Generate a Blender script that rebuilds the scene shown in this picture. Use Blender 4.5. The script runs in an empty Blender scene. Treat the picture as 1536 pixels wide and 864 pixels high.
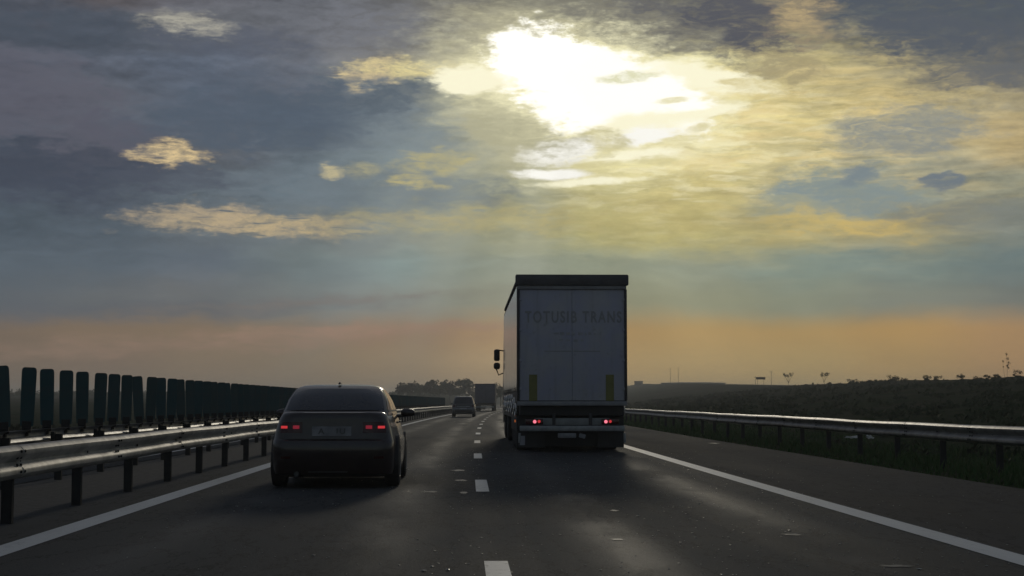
import bpy, bmesh, math, random
import numpy as np
from mathutils import Vector, Matrix
R = math.radians
random.seed(7); RNG = np.random.default_rng(7)
scene = bpy.context.scene
COL = scene.collection

# ------------------------------------------------------------------ camera, sky, sun, exposure
cam_d = bpy.data.cameras.new('camera'); cam = bpy.data.objects.new('camera', cam_d); COL.objects.link(cam)
cam.location = (0, 0, 1.15)
cam.rotation_euler = (R(90 + 3.99), 0, R(-1.31))
cam_d.sensor_width = 36; cam_d.lens = 57.42
cam_d.clip_start = 0.1; cam_d.clip_end = 6000
scene.camera = cam
scene.view_settings.view_transform = 'Standard'; scene.view_settings.look = 'None'
scene.view_settings.exposure = 0.0; scene.view_settings.gamma = 1.0
scene.view_settings.use_curve_mapping = False
scene.render.engine = 'CYCLES'
scene.cycles.max_bounces = 6; scene.cycles.volume_bounces = 1
scene.cycles.use_denoising = True

SUN_AZ, SUN_EL = 4.0, 11.6                  # degrees right of the road's direction, degrees above the horizon
SKY_STRENGTH = 0.1
sun_d = bpy.data.lights.new('sun', 'SUN'); sun = bpy.data.objects.new('sun', sun_d); COL.objects.link(sun)
sun_d.energy = 0.24; sun_d.angle = R(4.5); sun_d.color = (1.0, 0.90, 0.72)
sdir = Vector((math.sin(R(SUN_AZ)) * math.cos(R(SUN_EL)), math.cos(R(SUN_AZ)) * math.cos(R(SUN_EL)), math.sin(R(SUN_EL))))
sun.rotation_euler = sdir.to_track_quat('Z', 'Y').to_euler(); sun.location = (10, 60, 30)


def s2l(c):
    return tuple((v / 255 / 12.92) if v / 255 <= 0.04045 else ((v / 255 + 0.055) / 1.055) ** 2.4 for v in c)


class S:
    """a node socket with arithmetic"""
    nt = None
    def __init__(s, sock): s.s = sock
    @staticmethod
    def put(i, v):
        if isinstance(v, S): S.nt.links.new(v.s, i)
        else: i.default_value = v
    @staticmethod
    def m(op, *a):
        n = S.nt.nodes.new('ShaderNodeMath'); n.operation = op
        for i, v in enumerate(a): S.put(n.inputs[i], v)
        return S(n.outputs[0])
    def __add__(s, o): return S.m('ADD', s, o)
    def __radd__(s, o): return S.m('ADD', o, s)
    def __sub__(s, o): return S.m('SUBTRACT', s, o)
    def __rsub__(s, o): return S.m('SUBTRACT', o, s)
    def __mul__(s, o): return S.m('MULTIPLY', s, o)
    __rmul__ = __mul__
    def __truediv__(s, o): return S.m('DIVIDE', s, o)


def sstep(x, a, b):
    n = S.nt.nodes.new('ShaderNodeMapRange'); n.interpolation_type = 'SMOOTHSTEP'
    S.put(n.inputs[0], x); S.put(n.inputs[1], a); S.put(n.inputs[2], b)
    return S(n.outputs[0])
def noise(vec, scale, detail=5.0, rough=0.55, dist=0.0, color=False):
    n = S.nt.nodes.new('ShaderNodeTexNoise')
    if vec is not None: S.nt.links.new(vec.s, n.inputs['Vector'])
    n.inputs['Scale'].default_value = scale; n.inputs['Detail'].default_value = detail
    n.inputs['Roughness'].default_value = rough; n.inputs['Distortion'].default_value = dist
    return S(n.outputs['Color' if color else 'Fac'])
def combine(x, y, z=0.0):
    n = S.nt.nodes.new('ShaderNodeCombineXYZ')
    for i, v in enumerate((x, y, z)): S.put(n.inputs[i], v)
    return S(n.outputs[0])
def split(v):
    n = S.nt.nodes.new('ShaderNodeSeparateXYZ'); S.nt.links.new(v.s, n.inputs[0])
    return [S(o) for o in n.outputs]
def mixc(f, a, b, mode='MIX'):
    n = S.nt.nodes.new('ShaderNodeMix'); n.data_type = 'RGBA'; n.blend_type = mode
    S.put(n.inputs[0], f)
    for i, v in ((6, a), (7, b)):
        if isinstance(v, S): S.nt.links.new(v.s, n.inputs[i])
        else: n.inputs[i].default_value = (*v, 1)
    return S(n.outputs[2])
def scalec(c, f):
    n = S.nt.nodes.new('ShaderNodeVectorMath'); n.operation = 'SCALE'
    S.nt.links.new(c.s, n.inputs[0]); S.put(n.inputs[3], f)
    return S(n.outputs[0])


def build_sky():
    w = bpy.data.worlds.new('World'); scene.world = w; w.use_nodes = True
    nt = w.node_tree; nt.nodes.clear(); S.nt = nt
    tc = nt.nodes.new('ShaderNodeTexCoord')
    dx, dy, dz = split(S(tc.outputs['Generated']))
    K = 180 / math.pi
    az = S.m('ARCTAN2', dx, dy) * K                     # compass direction from the road's line, degrees
    el = S.m('ARCSINE', dz) * K                         # height above the horizon, degrees
    # slow and fast turbulence, stretched along the horizon like stratocumulus seen edge on
    p1 = combine(az * 0.16, el * 0.42, 3.1)
    p2 = combine(az * 0.55, el * 1.5, 7.7)
    n1 = noise(p1, 1.0, 6, 0.58); n1b = noise(combine(az * 0.16 + 40.0, el * 0.42, 9.0), 1.0, 6, 0.58)
    n2 = noise(p2, 1.0, 8, 0.62); n2b = noise(combine(az * 0.55 + 33.0, el * 1.5, 1.0), 1.0, 8, 0.62)
    calm = sstep(el, 1.5, 6.0)
    wa = az + ((n1 - 0.5) * 5.0 + (n2 - 0.5) * 2.2) * (calm * 0.8 + 0.2)
    we = el + ((n1b - 0.5) * 2.4 + (n2b - 0.5) * 1.1) * (calm * 0.85 + 0.15)
    azs = [-16.2, -12.9, -9.6, -6.1, -2.6, 0.9, 4.4, 7.9, 11.3, 14.6, 18.6]
    rows = [
        (0.0, [(100,92,90),(106,97,93),(112,103,97),(116,107,98),(128,117,104),(146,132,112),(154,138,110),(152,138,108),(146,133,104),(142,126,97),(136,116,93)]),
        (1.3, [(107,98,94),(112,102,98),(118,108,100),(120,111,102),(134,122,108),(150,135,113),(158,140,110),(156,140,110),(152,137,106),(150,131,100),(145,122,98)]),
        (2.4, [(114,104,100),(122,110,102),(126,114,105),(126,115,106),(138,122,110),(150,131,108),(160,138,106),(162,142,108),(160,140,106),(162,138,102),(152,128,104)]),
        (3.45, [(84,90,99),(90,94,100),(96,99,104),(104,108,110),(119,123,121),(135,136,124),(142,142,126),(142,143,128),(134,138,128),(124,128,125),(112,116,118)]),
        (4.75, [(78,88,100),(80,90,102),(86,95,107),(98,108,113),(117,130,131),(136,142,132),(142,148,138),(140,146,138),(127,140,139),(117,130,133),(104,118,126)]),
        (6.1, [(68,78,90),(74,84,96),(88,95,102),(100,106,110),(122,125,118),(150,149,124),(176,168,122),(178,168,120),(168,158,120),(158,147,116),(125,130,130)]),
        (7.3, [(60,66,80),(62,68,82),(80,90,102),(90,104,116),(108,118,122),(150,150,128),(182,174,132),(196,183,132),(158,155,135),(138,142,138),(140,140,130)]),
        (8.7, [(70,76,90),(72,76,88),(84,88,97),(84,94,106),(102,114,122),(165,160,130),(212,203,158),(212,198,150),(188,177,140),(166,158,138),(172,154,122)]),
        (10.1, [(80,82,96),(78,84,96),(78,86,102),(74,86,102),(86,99,112),(165,162,142),(225,218,178),(225,214,165),(205,190,142),(190,174,134),(152,142,122)]),
        (11.5, [(72,76,90),(78,84,98),(80,88,104),(92,96,108),(120,118,117),(215,208,172),(240,236,205),(228,218,170),(180,168,130),(156,146,120),(95,95,100)]),
        (12.8, [(70,75,88),(74,80,94),(94,97,106),(92,95,105),(100,100,105),(140,136,125),(130,126,112),(98,97,98),(142,134,114),(88,94,102),(80,88,98)]),
        (13.9, [(72,76,88),(85,82,88),(96,97,107),(90,93,103),(94,95,101),(88,88,92),(80,80,88),(78,80,88),(98,96,97),(80,88,98),(76,84,96)]),
        (16.5, [(74,78,90),(84,84,92),(92,94,104),(90,93,103),(92,94,101),(90,90,96),(84,85,92),(80,82,90),(84,86,92),(66,72,84),(62,70,82)]),
    ]
    fac = (wa + 20.0) / 42.0
    out = None
    for i, (e, cs) in enumerate(rows):
        n = nt.nodes.new('ShaderNodeValToRGB'); cr = n.color_ramp; cr.interpolation = 'B_SPLINE' if False else 'EASE'
        S.nt.links.new(fac.s, n.inputs[0])
        for j, (a, c) in enumerate(zip(azs, cs)):
            el_ = cr.elements[j] if j < 2 else cr.elements.new(0.999)
            el_.position = min(1, (a + 20.0) / 42.0)
            g = (1.06 if e > 12 else 1.13) if (e > 3.4 and j <= 4) else (1.05 if e > 3.4 else (1.14 if j <= 4 else 1.20) - 0.05 * e)
            if e < 3: c = (c[0] * 1.035, c[1] * 0.985, c[2] * 0.91)
            el_.color = (*s2l((c[0] * g, c[1] * g, c[2] * g * (0.97 if j <= 5 else 0.93))), 1)
        cr.elements  # ordered by position
        c = S(n.outputs[0])
        out = c if out is None else mixc(sstep(we, rows[i - 1][0], e), out, c)
    col = out
    # lumpy relief: cloud tops catch the light, undersides stay dark
    ra = noise(combine(az * 0.30 + n2 * 0.35, el * 0.85, 81.0), 1.0, 8, 0.62)
    rb = noise(combine(az * 0.30 + n2 * 0.35 - 0.02, el * 0.85 + 0.16, 81.0), 1.0, 8, 0.62)
    ra2 = noise(combine(az * 0.9, el * 2.2, 91.0), 1.0, 7, 0.6)
    rb2 = noise(combine(az * 0.9 - 0.03, el * 2.2 + 0.2, 91.0), 1.0, 7, 0.6)
    hi = sstep(el, 4.0, 8.0)
    col = scalec(col, 1.0 + ((ra - rb) * 1.7 + (ra2 - rb2) * 0.12) * hi)
    # streaky cloud body: lighter and darker bars
    tex = noise(combine(wa * 0.35, we * 1.6, 12.0), 1.0, 9, 0.6)
    tex2 = noise(combine(wa * 1.3, we * 4.6, 4.0), 1.0, 7, 0.6)
    amp = sstep(el, 2.0, 7.0) * 0.62 + 0.12
    col = scalec(col, 1.0 + (tex - 0.5) * amp + (tex2 - 0.5) * amp * 0.22)

    def blob(a, e, ra, re, rot=0.0, edge=0.35, warp=1.0):
        """a ragged-edged elliptical patch: 1 inside, 0 outside"""
        qa = (az + (n2 - 0.5) * (2.2 * warp * min(1.6, ra)) ) - a
        qe = (el + (n2b - 0.5) * (2.0 * warp * min(1.6, re * 1.6))) - e
        if rot:
            c, s_ = math.cos(R(rot)), math.sin(R(rot))
            qa, qe = qa * c + qe * s_, qe * c - qa * s_
        qa = qa / ra; qe = qe / re
        d = S.m('SQRT', qa * qa + qe * qe) + (fine - 0.5) * (0.9 * warp) + (fine2 - 0.5) * 0.5
        return 1.0 - sstep(d, 1.0 - edge, 1.0 + edge)
    fine = noise(combine(az * 1.7, el * 4.0, 21.0), 1.0, 8, 0.65)
    fine2 = noise(combine(az * 3.2 + we * 0.6, el * 8.5, 61.0), 1.0, 8, 0.7)

    def px(x, y): return (math.degrees(math.atan((x - 712) / 2450)), math.degrees(math.atan((603 - y) / 2450)))
    D = 42.76
    def patch(col, x, y, rx, ry, c, rot=0.0, edge=0.35, op=1.0, warp=1.0, gain=1.0):
        a, e = px(x, y)
        m = blob(a, e, rx / D, ry / D, rot, edge, warp)
        if gain == 1.0: m = m * (0.35 + sstep(tex2, 0.3, 0.62) * 0.65)
        if isinstance(op, S) or op != 1.0: m = m * op
        return mixc(m, col, tuple(v * gain for v in s2l(c)))
    # warm glow around the hidden sun
    ga, ge = px(890, 125)
    gd = S.m('SQRT', (az - ga) * (az - ga) + (el - ge) * (el - ge) * 2.2)
    glow = S.m('EXPONENT', gd * gd * -0.045)
    col = mixc(glow * 0.35, col, s2l((250, 240, 190)))
    # golden flecks and thin torn bars to the right of and below the opening
    fl = noise(combine(az * 0.75 + n2 * 1.6, el * 4.4 + n2b * 1.8, 31.0), 1.0, 7, 0.55)
    fa, fe = px(1010, 205)
    fm = S.m('EXPONENT', ((az - fa) * (az - fa) * -0.028) - (el - fe) * (el - fe) * 0.16)
    col = mixc(sstep(fl, 0.46, 0.66) * fm * 0.75, col, s2l((250, 242, 200)))
    col = mixc(sstep(fl, 0.48, 0.34) * fm * 0.45, col, s2l((190, 180, 134)))
    fb, fbe = px(1250, 200)
    fm2 = S.m('EXPONENT', ((az - fb) * (az - fb) * -0.03) - (el - fbe) * (el - fbe) * 0.12)
    fl2 = noise(combine(az * 0.38 + n1 * 1.5, el * 2.6 + n2b * 1.3, 51.0), 1.0, 8, 0.55)
    col = mixc(sstep(fl2, 0.44, 0.66) * fm2 * 0.7, col, s2l((232, 208, 146)))
    fl3 = noise(combine(az * 0.8 + n2 * 1.2, el * 6.5 + n2b * 2.0, 71.0), 1.0, 7, 0.55)
    col = mixc(sstep(fl3, 0.46, 0.68) * fm2 * 0.32, col, s2l((236, 218, 162)))
    col = mixc(sstep(fl2, 0.50, 0.34) * fm2 * 0.25, col, s2l((140, 138, 126)))
    # darker masses
    for x, y, rx, ry, c, rot, edge, op in [
        (420, 160, 210, 58, (88, 98, 112), 4, 0.6, 0.7), (560, 128, 110, 22, (92, 100, 110), 10, 0.5, 0.8),
        (90, 265, 230, 42, (68, 76, 89), 0, 0.5, 0.8), (80, 60, 190, 30, (72, 81, 93), 0, 0.6, 0.7),
        (460, 285, 250, 30, (110, 121, 129), 0, 0.6, 0.75), (690, 292, 75, 20, (106, 114, 116), 0, 0.5, 0.8),
        (1400, 22, 205, 66, (82, 89, 99), -6, 0.4, 1.0), (1490, 112, 120, 42, (92, 97, 103), 0, 0.5, 0.8),
        (1000, 22, 200, 34, (94, 95, 100), -8, 0.45, 0.95), (1090, 62, 90, 26, (98, 97, 96), -12, 0.4, 0.85),
        (1270, 295, 118, 34, (140, 151, 146), -3, 0.35, 0.95), (1296, 268, 34, 12, (124, 136, 142), 14, 0.3, 0.9),
        (1425, 280, 33, 13, (116, 127, 134), 0, 0.3, 0.95), (1370, 205, 110, 36, (138, 143, 140), 4, 0.45, 0.9),
        (1440, 330, 120, 22, (126, 131, 126), 0, 0.5, 0.7), (1180, 104, 62, 22, (158, 147, 116), -6, 0.4, 0.8),
        (200, 470, 320, 14, (92, 98, 106), 2, 0.7, 0.7), (610, 205, 120, 62, (130, 141, 146), -38, 0.7, 0.75), (545, 35, 110, 34, (119, 122, 130), 0, 0.6, 0.8),
        (125, 145, 90, 22, (98, 101, 112), -14, 0.6, 0.8), (40, 95, 70, 10, (100, 102, 114), -6, 0.5, 0.7), (760, 215, 60, 40, (176, 174, 150), 0, 0.6, 0.7),
        (60, 175, 150, 66, (92, 93, 105), -20, 0.25, 0.8), (180, 205, 60, 26, (88, 89, 102), -10, 0.22, 0.7), (60, 268, 190, 34, (64, 71, 85), 2, 0.25, 0.8), (255, 272, 80, 22, (76, 82, 95), 0, 0.25, 0.7),
        (400, 178, 190, 44, (80, 92, 106), 6, 0.28, 0.75), (590, 142, 74, 20, (84, 95, 106), 14, 0.2, 0.85), (655, 152, 40, 12, (108, 116, 120), 24, 0.22, 0.7), (330, 62, 120, 22, (86, 92, 106), 0, 0.25, 0.7),
        (955, 40, 120, 24, (88, 88, 94), -14, 0.22, 0.85), (1110, 30, 76, 34, (84, 86, 95), -20, 0.24, 0.85), (1420, 60, 130, 26, (86, 92, 101), -4, 0.22, 0.85), (1500, 130, 60, 18, (104, 107, 110), 6, 0.22, 0.7),
    ]:
        col = patch(col, x, y, rx, ry, c, rot, edge, op)
    for x, y, rx, ry, c, rot, edge, op in [(1258, 300, 104, 24, (136, 148, 147), -4, 0.2, 0.9), (1300, 272, 34, 10, (126, 138, 142), 16, 0.2, 0.9), (1425, 281, 31, 12, (116, 126, 133), 0, 0.2, 0.95), (1180, 312, 60, 14, (150, 155, 140), 0, 0.3, 0.7)]:
        col = patch(col, x, y, rx, ry, c, rot, edge, op, 0.6)
    # soft beams reaching down to the left of the opening
    for x, y, rx, ry, c, rot, op in [(590, 310, 42, 190, (134, 144, 146), -32, 0.5), (690, 330, 34, 170, (152, 157, 146), -20, 0.42), (500, 260, 34, 170, (118, 129, 136), -44, 0.4), (800, 350, 30, 150, (160, 163, 146), -6, 0.35)]:
        a, e = px(x, y)
        c_, s__ = math.cos(R(-rot)), math.sin(R(-rot))
        qa = (az - a) * c_ + (el - e) * (-s__); qe = (el - e) * c_ + (az - a) * s__
        qa = qa * (D / rx); qe = qe * (D / ry)
        col = mixc(S.m('EXPONENT', (qa * qa + qe * qe) * -1.0) * op, col, s2l(c))
    # lit openings and sunlit bars
    for x, y, rx, ry, c, rot, edge, op in [
        (1203, 16, 34, 26, (190, 168, 126), -35, 0.5, 0.9), (282, 40, 46, 13, (176, 172, 158), -8, 0.5, 0.9),
        (548, 106, 36, 15, (214, 194, 150), 8, 0.45, 0.9), (640, 103, 80, 10, (226, 210, 150), -4, 0.5, 0.9),
        (250, 239, 40, 13, (226, 200, 150), -3, 0.45, 0.95), (494, 259, 15, 7, (196, 184, 146), 0, 0.4, 0.9),
        (545, 256, 26, 7, (172, 166, 132), 6, 0.5, 0.8), (300, 333, 74, 15, (192, 172, 140), 0, 0.45, 0.8),
        (425, 342, 105, 11, (200, 178, 138), -1, 0.5, 0.85), (560, 328, 150, 7, (166, 156, 126), 2, 0.6, 0.45),
        (655, 240, 44, 13, (200, 186, 124), 4, 0.5, 0.7), (620, 272, 34, 8, (206, 190, 124), 0, 0.45, 0.8),
        (720, 335, 170, 12, (174, 165, 122), 2, 0.6, 0.45), (1270, 340, 90, 11, (206, 180, 110), -6, 0.5, 0.8),
        (900, 325, 250, 16, (188, 174, 118), 0, 0.7, 0.5), (330, 515, 330, 10, (148, 123, 106), 3, 0.8, 0.85),
        (560, 494, 190, 7, (156, 128, 110), 2, 0.8, 0.8), (480, 455, 170, 6, (126, 118, 112), 3, 0.8, 0.7),
    ]:
        col = patch(col, x, y, rx * 1.05, ry * 1.15, c, rot, edge * 1.4, sstep(fl3, 0.28, 0.48) * (op * 1.0), 1.8)
    # the opening itself: bright cloud burnt out round the sun
    halo = patch(col, 880, 130, 190, 92, (248, 242, 196), -12, 0.75, 0.75)
    col = patch(halo, 910, 138, 158, 78, (255, 249, 208), -12, 0.5, 0.9)
    for x, y, rx, ry, rot, edge, g in [
        (810, 88, 78, 56, -8, 0.2, 1.25), (868, 126, 92, 62, -22, 0.22, 1.2), (955, 136, 118, 52, -14, 0.26, 1.15),
        (1075, 116, 90, 17, -12, 0.4, 1.0), (700, 116, 62, 18, -2, 0.3, 1.0), (955, 188, 66, 20, 8, 0.5, 1.0),
        (836, 224, 56, 17, 8, 0.35, 1.03), (825, 260, 56, 8, 0, 0.4, 1.02), (960, 205, 60, 12, 6, 0.4, 1.02), (960, 232, 66, 8, 4, 0.6, 0.9),
        (1050, 170, 70, 10, 8, 0.45, 0.95), (880, 272, 80, 5, 3, 0.5, 0.9),
    ]:
        col = patch(col, x, y, rx, ry, (255, 253, 244) if g > 1 else (255, 250, 218), rot, edge, 1.0, 0.8, max(g, 1.02) )
    for x, y, rx, ry, c, rot, op in [
        (945, 112, 46, 8, (222, 220, 178), 4, 0.9), (905, 209, 40, 17, (205, 197, 150), -6, 0.9), (770, 196, 90, 30, (178, 174, 144), -14, 0.85),
        (1012, 150, 26, 5, (226, 218, 166), 6, 0.8), (1050, 190, 20, 6, (220, 210, 158), 10, 0.8), (1030, 206, 34, 5, (224, 214, 160), 4, 0.8),
        (1140, 128, 46, 9, (216, 202, 146), -3, 0.8), (900, 244, 44, 6, (214, 204, 150), 3, 0.8), (985, 240, 30, 7, (216, 206, 152), 0, 0.8),
    ]:
        col = patch(col, x, y, rx, ry, c, rot, 0.3, op, 0.9)
    # faint shafts of light fanning down from the opening
    sa, se = px(850, 80)
    ang = S.m('ARCTAN2', az - sa, (se + 0.3) - el)
    ray = noise(combine(ang * 3.6, 0.3, 0.0), 1.0, 2, 0.5)
    below = sstep(el, 9.5, 6.5) * sstep(el, 0.0, 3.0)
    col = scalec(col, 1.0 + (ray - 0.5) * below * 0.5)
    # overhead and behind the camera: plain blue-grey evening overcast over a clear Nishita sky
    sky = nt.nodes.new('ShaderNodeTexSky'); sky.sky_type = 'NISHITA'; sky.sun_disc = False
    sky.sun_elevation = R(SUN_EL); sky.sun_rotation = R(SUN_AZ)
    over = mixc(0.55, scalec(S(sky.outputs[0]), 0.045), (0.08, 0.088, 0.108))
    side = S.m('ABSOLUTE', az)
    col = mixc(S.m('MAXIMUM', sstep(el, 17.0, 34.0), sstep(side, 24.0, 70.0)), col, over)
    # nothing but dim ground colour below the horizon
    col = mixc(sstep(el, -0.4, -2.0), col, (0.03, 0.03, 0.028))
    bg = nt.nodes.new('ShaderNodeBackground'); bg.inputs['Strength'].default_value = SKY_STRENGTH
    S.nt.links.new(scalec(col, 1.0 / SKY_STRENGTH).s, bg.inputs['Color'])
    o = nt.nodes.new('ShaderNodeOutputWorld'); nt.links.new(bg.outputs[0], o.inputs[0])
build_sky()

# ------------------------------------------------------------------ helpers
def tag(o, label=None, cat=None, group=None, kind=None):
    if label: o['label'] = label
    if cat: o['category'] = cat
    if group: o['group'] = group
    if kind: o['kind'] = kind
    return o
def empty(name, loc=(0, 0, 0), rz=0.0):
    o = bpy.data.objects.new(name, None); COL.objects.link(o); o.location = loc; o.rotation_euler = (0, 0, rz)
    o.empty_display_size = 0.3
    return o
def copy_tree(o, parent=None):
    c = o.copy(); COL.objects.link(c); c.parent = parent
    for ch in list(o.children): copy_tree(ch, c)
    return c


def mat(name, color, rough=0.6, metal=0.0, var=0.15, vscale=3.0, bump=0.0, bscale=60.0, spec=0.5, emit=None, emit_s=0.0, coat=0.0, color2=None):
    m = bpy.data.materials.new(name); m.use_nodes = True
    nt = m.node_tree; S.nt = nt; b = nt.nodes['Principled BSDF']
    tc = nt.nodes.new('ShaderNodeTexCoord'); v = S(tc.outputs['Object'])
    n = noise(v, vscale, 6, 0.6)
    c2 = color2 or tuple(x * (1 - var) for x in color); c1 = color if color2 else tuple(min(1, x * (1 + var)) for x in color)
    nt.links.new(mixc(sstep(n, 0.3, 0.7), c2, c1).s, b.inputs['Base Color'])
    nt.links.new((rough + (noise(v, vscale * 2.3, 4) - 0.5) * (0.3 * min(rough, 0.6))).s, b.inputs['Roughness'])
    b.inputs['Metallic'].default_value = metal; b.inputs['Specular IOR Level'].default_value = spec
    b.inputs['Coat Weight'].default_value = coat; b.inputs['Coat Roughness'].default_value = 0.08
    if emit:
        b.inputs['Emission Color'].default_value = (*emit, 1); b.inputs['Emission Strength'].default_value = emit_s
    if bump:
        bp = nt.nodes.new('ShaderNodeBump'); bp.inputs['Strength'].default_value = bump; bp.inputs['Distance'].default_value = 0.02
        nt.links.new(noise(v, bscale, 4).s, bp.inputs['Height']); nt.links.new(bp.outputs[0], b.inputs['Normal'])
    return m


class MB:
    """collects vertices and faces, builds ONE mesh object"""
    def __init__(s): s.v = []; s.f = []; s.uv = None
    def add(s, vs, fs):
        o = len(s.v); s.v += [tuple(p) for p in vs]; s.f += [tuple(i + o for i in f) for f in fs]; return s
    def box(s, c, d, bev=0.0, M=None):
        bm = bmesh.new(); bmesh.ops.create_cube(bm, size=1)
        bmesh.ops.scale(bm, vec=d, verts=bm.verts)
        if bev: bmesh.ops.bevel(bm, geom=bm.edges[:], offset=bev, segments=2, affect='EDGES', profile=0.5)
        if M is not None: bmesh.ops.transform(bm, matrix=M, verts=bm.verts)
        bmesh.ops.translate(bm, vec=c, verts=bm.verts)
        bm.verts.index_update()
        s.add([v.co[:] for v in bm.verts], [[v.index for v in f.verts] for f in bm.faces]); bm.free(); return s
    def tube(s, pts, r, n=8, r2=None, caps=True):
        pts = [Vector(p) for p in pts]; k = len(pts); rings = []
        for i, p in enumerate(pts):
            t = (pts[min(i + 1, k - 1)] - pts[max(i - 1, 0)]).normalized()
            a = t.cross(Vector((0, 0, 1)) if abs(t.z) < 0.9 else Vector((1, 0, 0))).normalized(); b = t.cross(a)
            rr = r if r2 is None else r + (r2 - r) * i / (k - 1)
            rings.append([p + (a * math.cos(2 * math.pi * j / n) + b * math.sin(2 * math.pi * j / n)) * rr for j in range(n)])
        vs = [p for q in rings for p in q]; fs = []
        for i in range(k - 1):
            for j in range(n):
                fs.append((i * n + j, i * n + (j + 1) % n, (i + 1) * n + (j + 1) % n, (i + 1) * n + j))
        if caps: fs += [tuple(range(n))[::-1], tuple(range((k - 1) * n, k * n))]
        return s.add(vs, fs)
    def lathe(s, prof, c, axis='X', n=28):
        """prof: (along axis, radius) pairs"""
        vs = []; fs = []; k = len(prof)
        for (h, r) in prof:
            for j in range(n):
                a = 2 * math.pi * j / n; p = (h, r * math.cos(a), r * math.sin(a))
                if axis == 'Y': p = (p[1], p[0], p[2])
                if axis == 'Z': p = (p[1], p[2], p[0])
                vs.append((p[0] + c[0], p[1] + c[1], p[2] + c[2]))
        for i in range(k - 1):
            for j in range(n): fs.append((i * n + j, i * n + (j + 1) % n, (i + 1) * n + (j + 1) % n, (i + 1) * n + j))
        fs += [tuple(range(n))[::-1], tuple(range((k - 1) * n, k * n))]
        return s.add(vs, fs)
    def loft(s, rings, closed=True, cap=(True, True)):
        n = len(rings[0]); vs = [p for r in rings for p in r]; fs = []
        for i in range(len(rings) - 1):
            for j in range(n if closed else n - 1):
                fs.append((i * n + j, i * n + (j + 1) % n, (i + 1) * n + (j + 1) % n, (i + 1) * n + j))
        if closed and cap[0]: fs.append(tuple(range(n))[::-1])
        if closed and cap[1]: fs.append(tuple(range((len(rings) - 1) * n, len(rings) * n)))
        return s.add(vs, fs)
    def prism(s, poly, y0, y1):
        """poly in (x, z), extruded along y"""
        n = len(poly)
        return s.add([(x, y0, z) for x, z in poly] + [(x, y1, z) for x, z in poly],
                     [tuple(range(n)), tuple(range(n, 2 * n))[::-1]] + [(i, i + n, (i + 1) % n + n, (i + 1) % n) for i in range(n)])
    def build(s, name, m, parent=None, smooth=False, fix=True):
        me = bpy.data.meshes.new(name); me.from_pydata([tuple(map(float, p)) for p in s.v], [], s.f)
        if fix:
            bm = bmesh.new(); bm.from_mesh(me); bmesh.ops.recalc_face_normals(bm, faces=bm.faces); bm.to_mesh(me); bm.free()
        if m: me.materials.append(m)
        if smooth:
            me.shade_smooth()
            if smooth != 'all':
                try: me.set_sharp_from_angle(angle=R(38))
                except Exception: pass
        me.update()
        o = bpy.data.objects.new(name, me); COL.objects.link(o); o.parent = parent
        return o


def text_mesh(txt, name, m, width, height, parent, loc, rot, extrude=0.002):
    cu = bpy.data.curves.new('lettering', 'FONT'); cu.body = txt; cu.extrude = extrude; cu.offset = 0.02; cu.space_character = 1.25; cu.align_x = 'CENTER'; cu.align_y = 'CENTER'
    t = bpy.data.objects.new('lettering_curve', cu); COL.objects.link(t)
    bpy.context.view_layer.update()
    me = bpy.data.meshes.new_from_object(t.evaluated_get(bpy.context.evaluated_depsgraph_get()))
    bpy.data.objects.remove(t); bpy.data.curves.remove(cu)
    xs = [v.co.x for v in me.vertices]; ys = [v.co.y for v in me.vertices]
    cx_, cy_ = (min(xs) + max(xs)) / 2, (min(ys) + max(ys)) / 2
    fx, fy = width / (max(xs) - min(xs)), height / (max(ys) - min(ys))
    for v in me.vertices: v.co = ((v.co.x - cx_) * fx, (v.co.y - cy_) * fy, v.co.z)
    me.materials.clear(); me.materials.append(m)
    o = bpy.data.objects.new(name, me); COL.objects.link(o); o.parent = parent; o.location = loc; o.rotation_euler = rot
    return o


# ------------------------------------------------------------------ the road's line and the terrain
def cx(y):
    """sideways position of the centre of our carriageway; bends gently right, then runs straight"""
    if y <= 250: return 0.07 + 1.25e-4 * (y - 38) ** 2 if y > 0 else 0.07 + 1.25e-4 * 38 ** 2 - 0.0095 * y
    return 0.07 + 1.25e-4 * 212 ** 2 + 0.053 * (y - 250)
def heading(y): return -math.atan((cx(y + 0.5) - cx(y - 0.5)))
def lerp(x, pts):
    return float(np.interp(x, [p[0] for p in pts], [p[1] for p in pts]))
_rnd = RNG.normal(size=(64, 64))
def vnoise(x, y):
    x0, y0 = math.floor(x), math.floor(y); fx, fy = x - x0, y - y0
    fx = fx * fx * (3 - 2 * fx); fy = fy * fy * (3 - 2 * fy)
    g = lambda i, j: _rnd[i % 64, j % 64]
    return (g(x0, y0) * (1 - fx) + g(x0 + 1, y0) * fx) * (1 - fy) + (g(x0, y0 + 1) * (1 - fx) + g(x0 + 1, y0 + 1) * fx) * fy
RIDGE = [(0, 3.6), (120, 3.9), (180, 4.15), (230, 4.45), (300, 4.8), (400, 5.2), (500, 6.6), (620, 8.3), (1000, 12.3), (1600, 16)]
def gz(off, y):
    """height of the ground off metres right of the carriageway's centre"""
    if -18 <= off <= 7.3: return -0.06
    if off > 7.3:
        hr = lerp(y, RIDGE) - 0.35
        z = lerp(off, [(7.3, -0.06), (9.5, -0.16), (12, -0.35), (15, -0.1), (25, hr * 0.22), (40, hr * 0.62), (58, hr), (66, hr * 0.98), (120, hr * 0.9), (900, hr * 0.6)])
        a = min(1, max(0, (off - 10) / 15))
    else:
        r = math.hypot(off, y); far_ = lerp(r, [(0, -.25), (180, -.1), (420, 1.6), (800, 4.6), (1600, 8.5), (3000, 11)])
        z = lerp(-off, [(18, -0.06), (20, -0.2), (26, -0.35), (40, far_), (900, far_)])
        a = min(1, max(0, (-off - 19) / 8))
    return z + a * (0.10 * vnoise(off * 0.3, y * 0.22) + 0.16 * vnoise(off * 0.08 + 9, y * 0.06))

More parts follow.
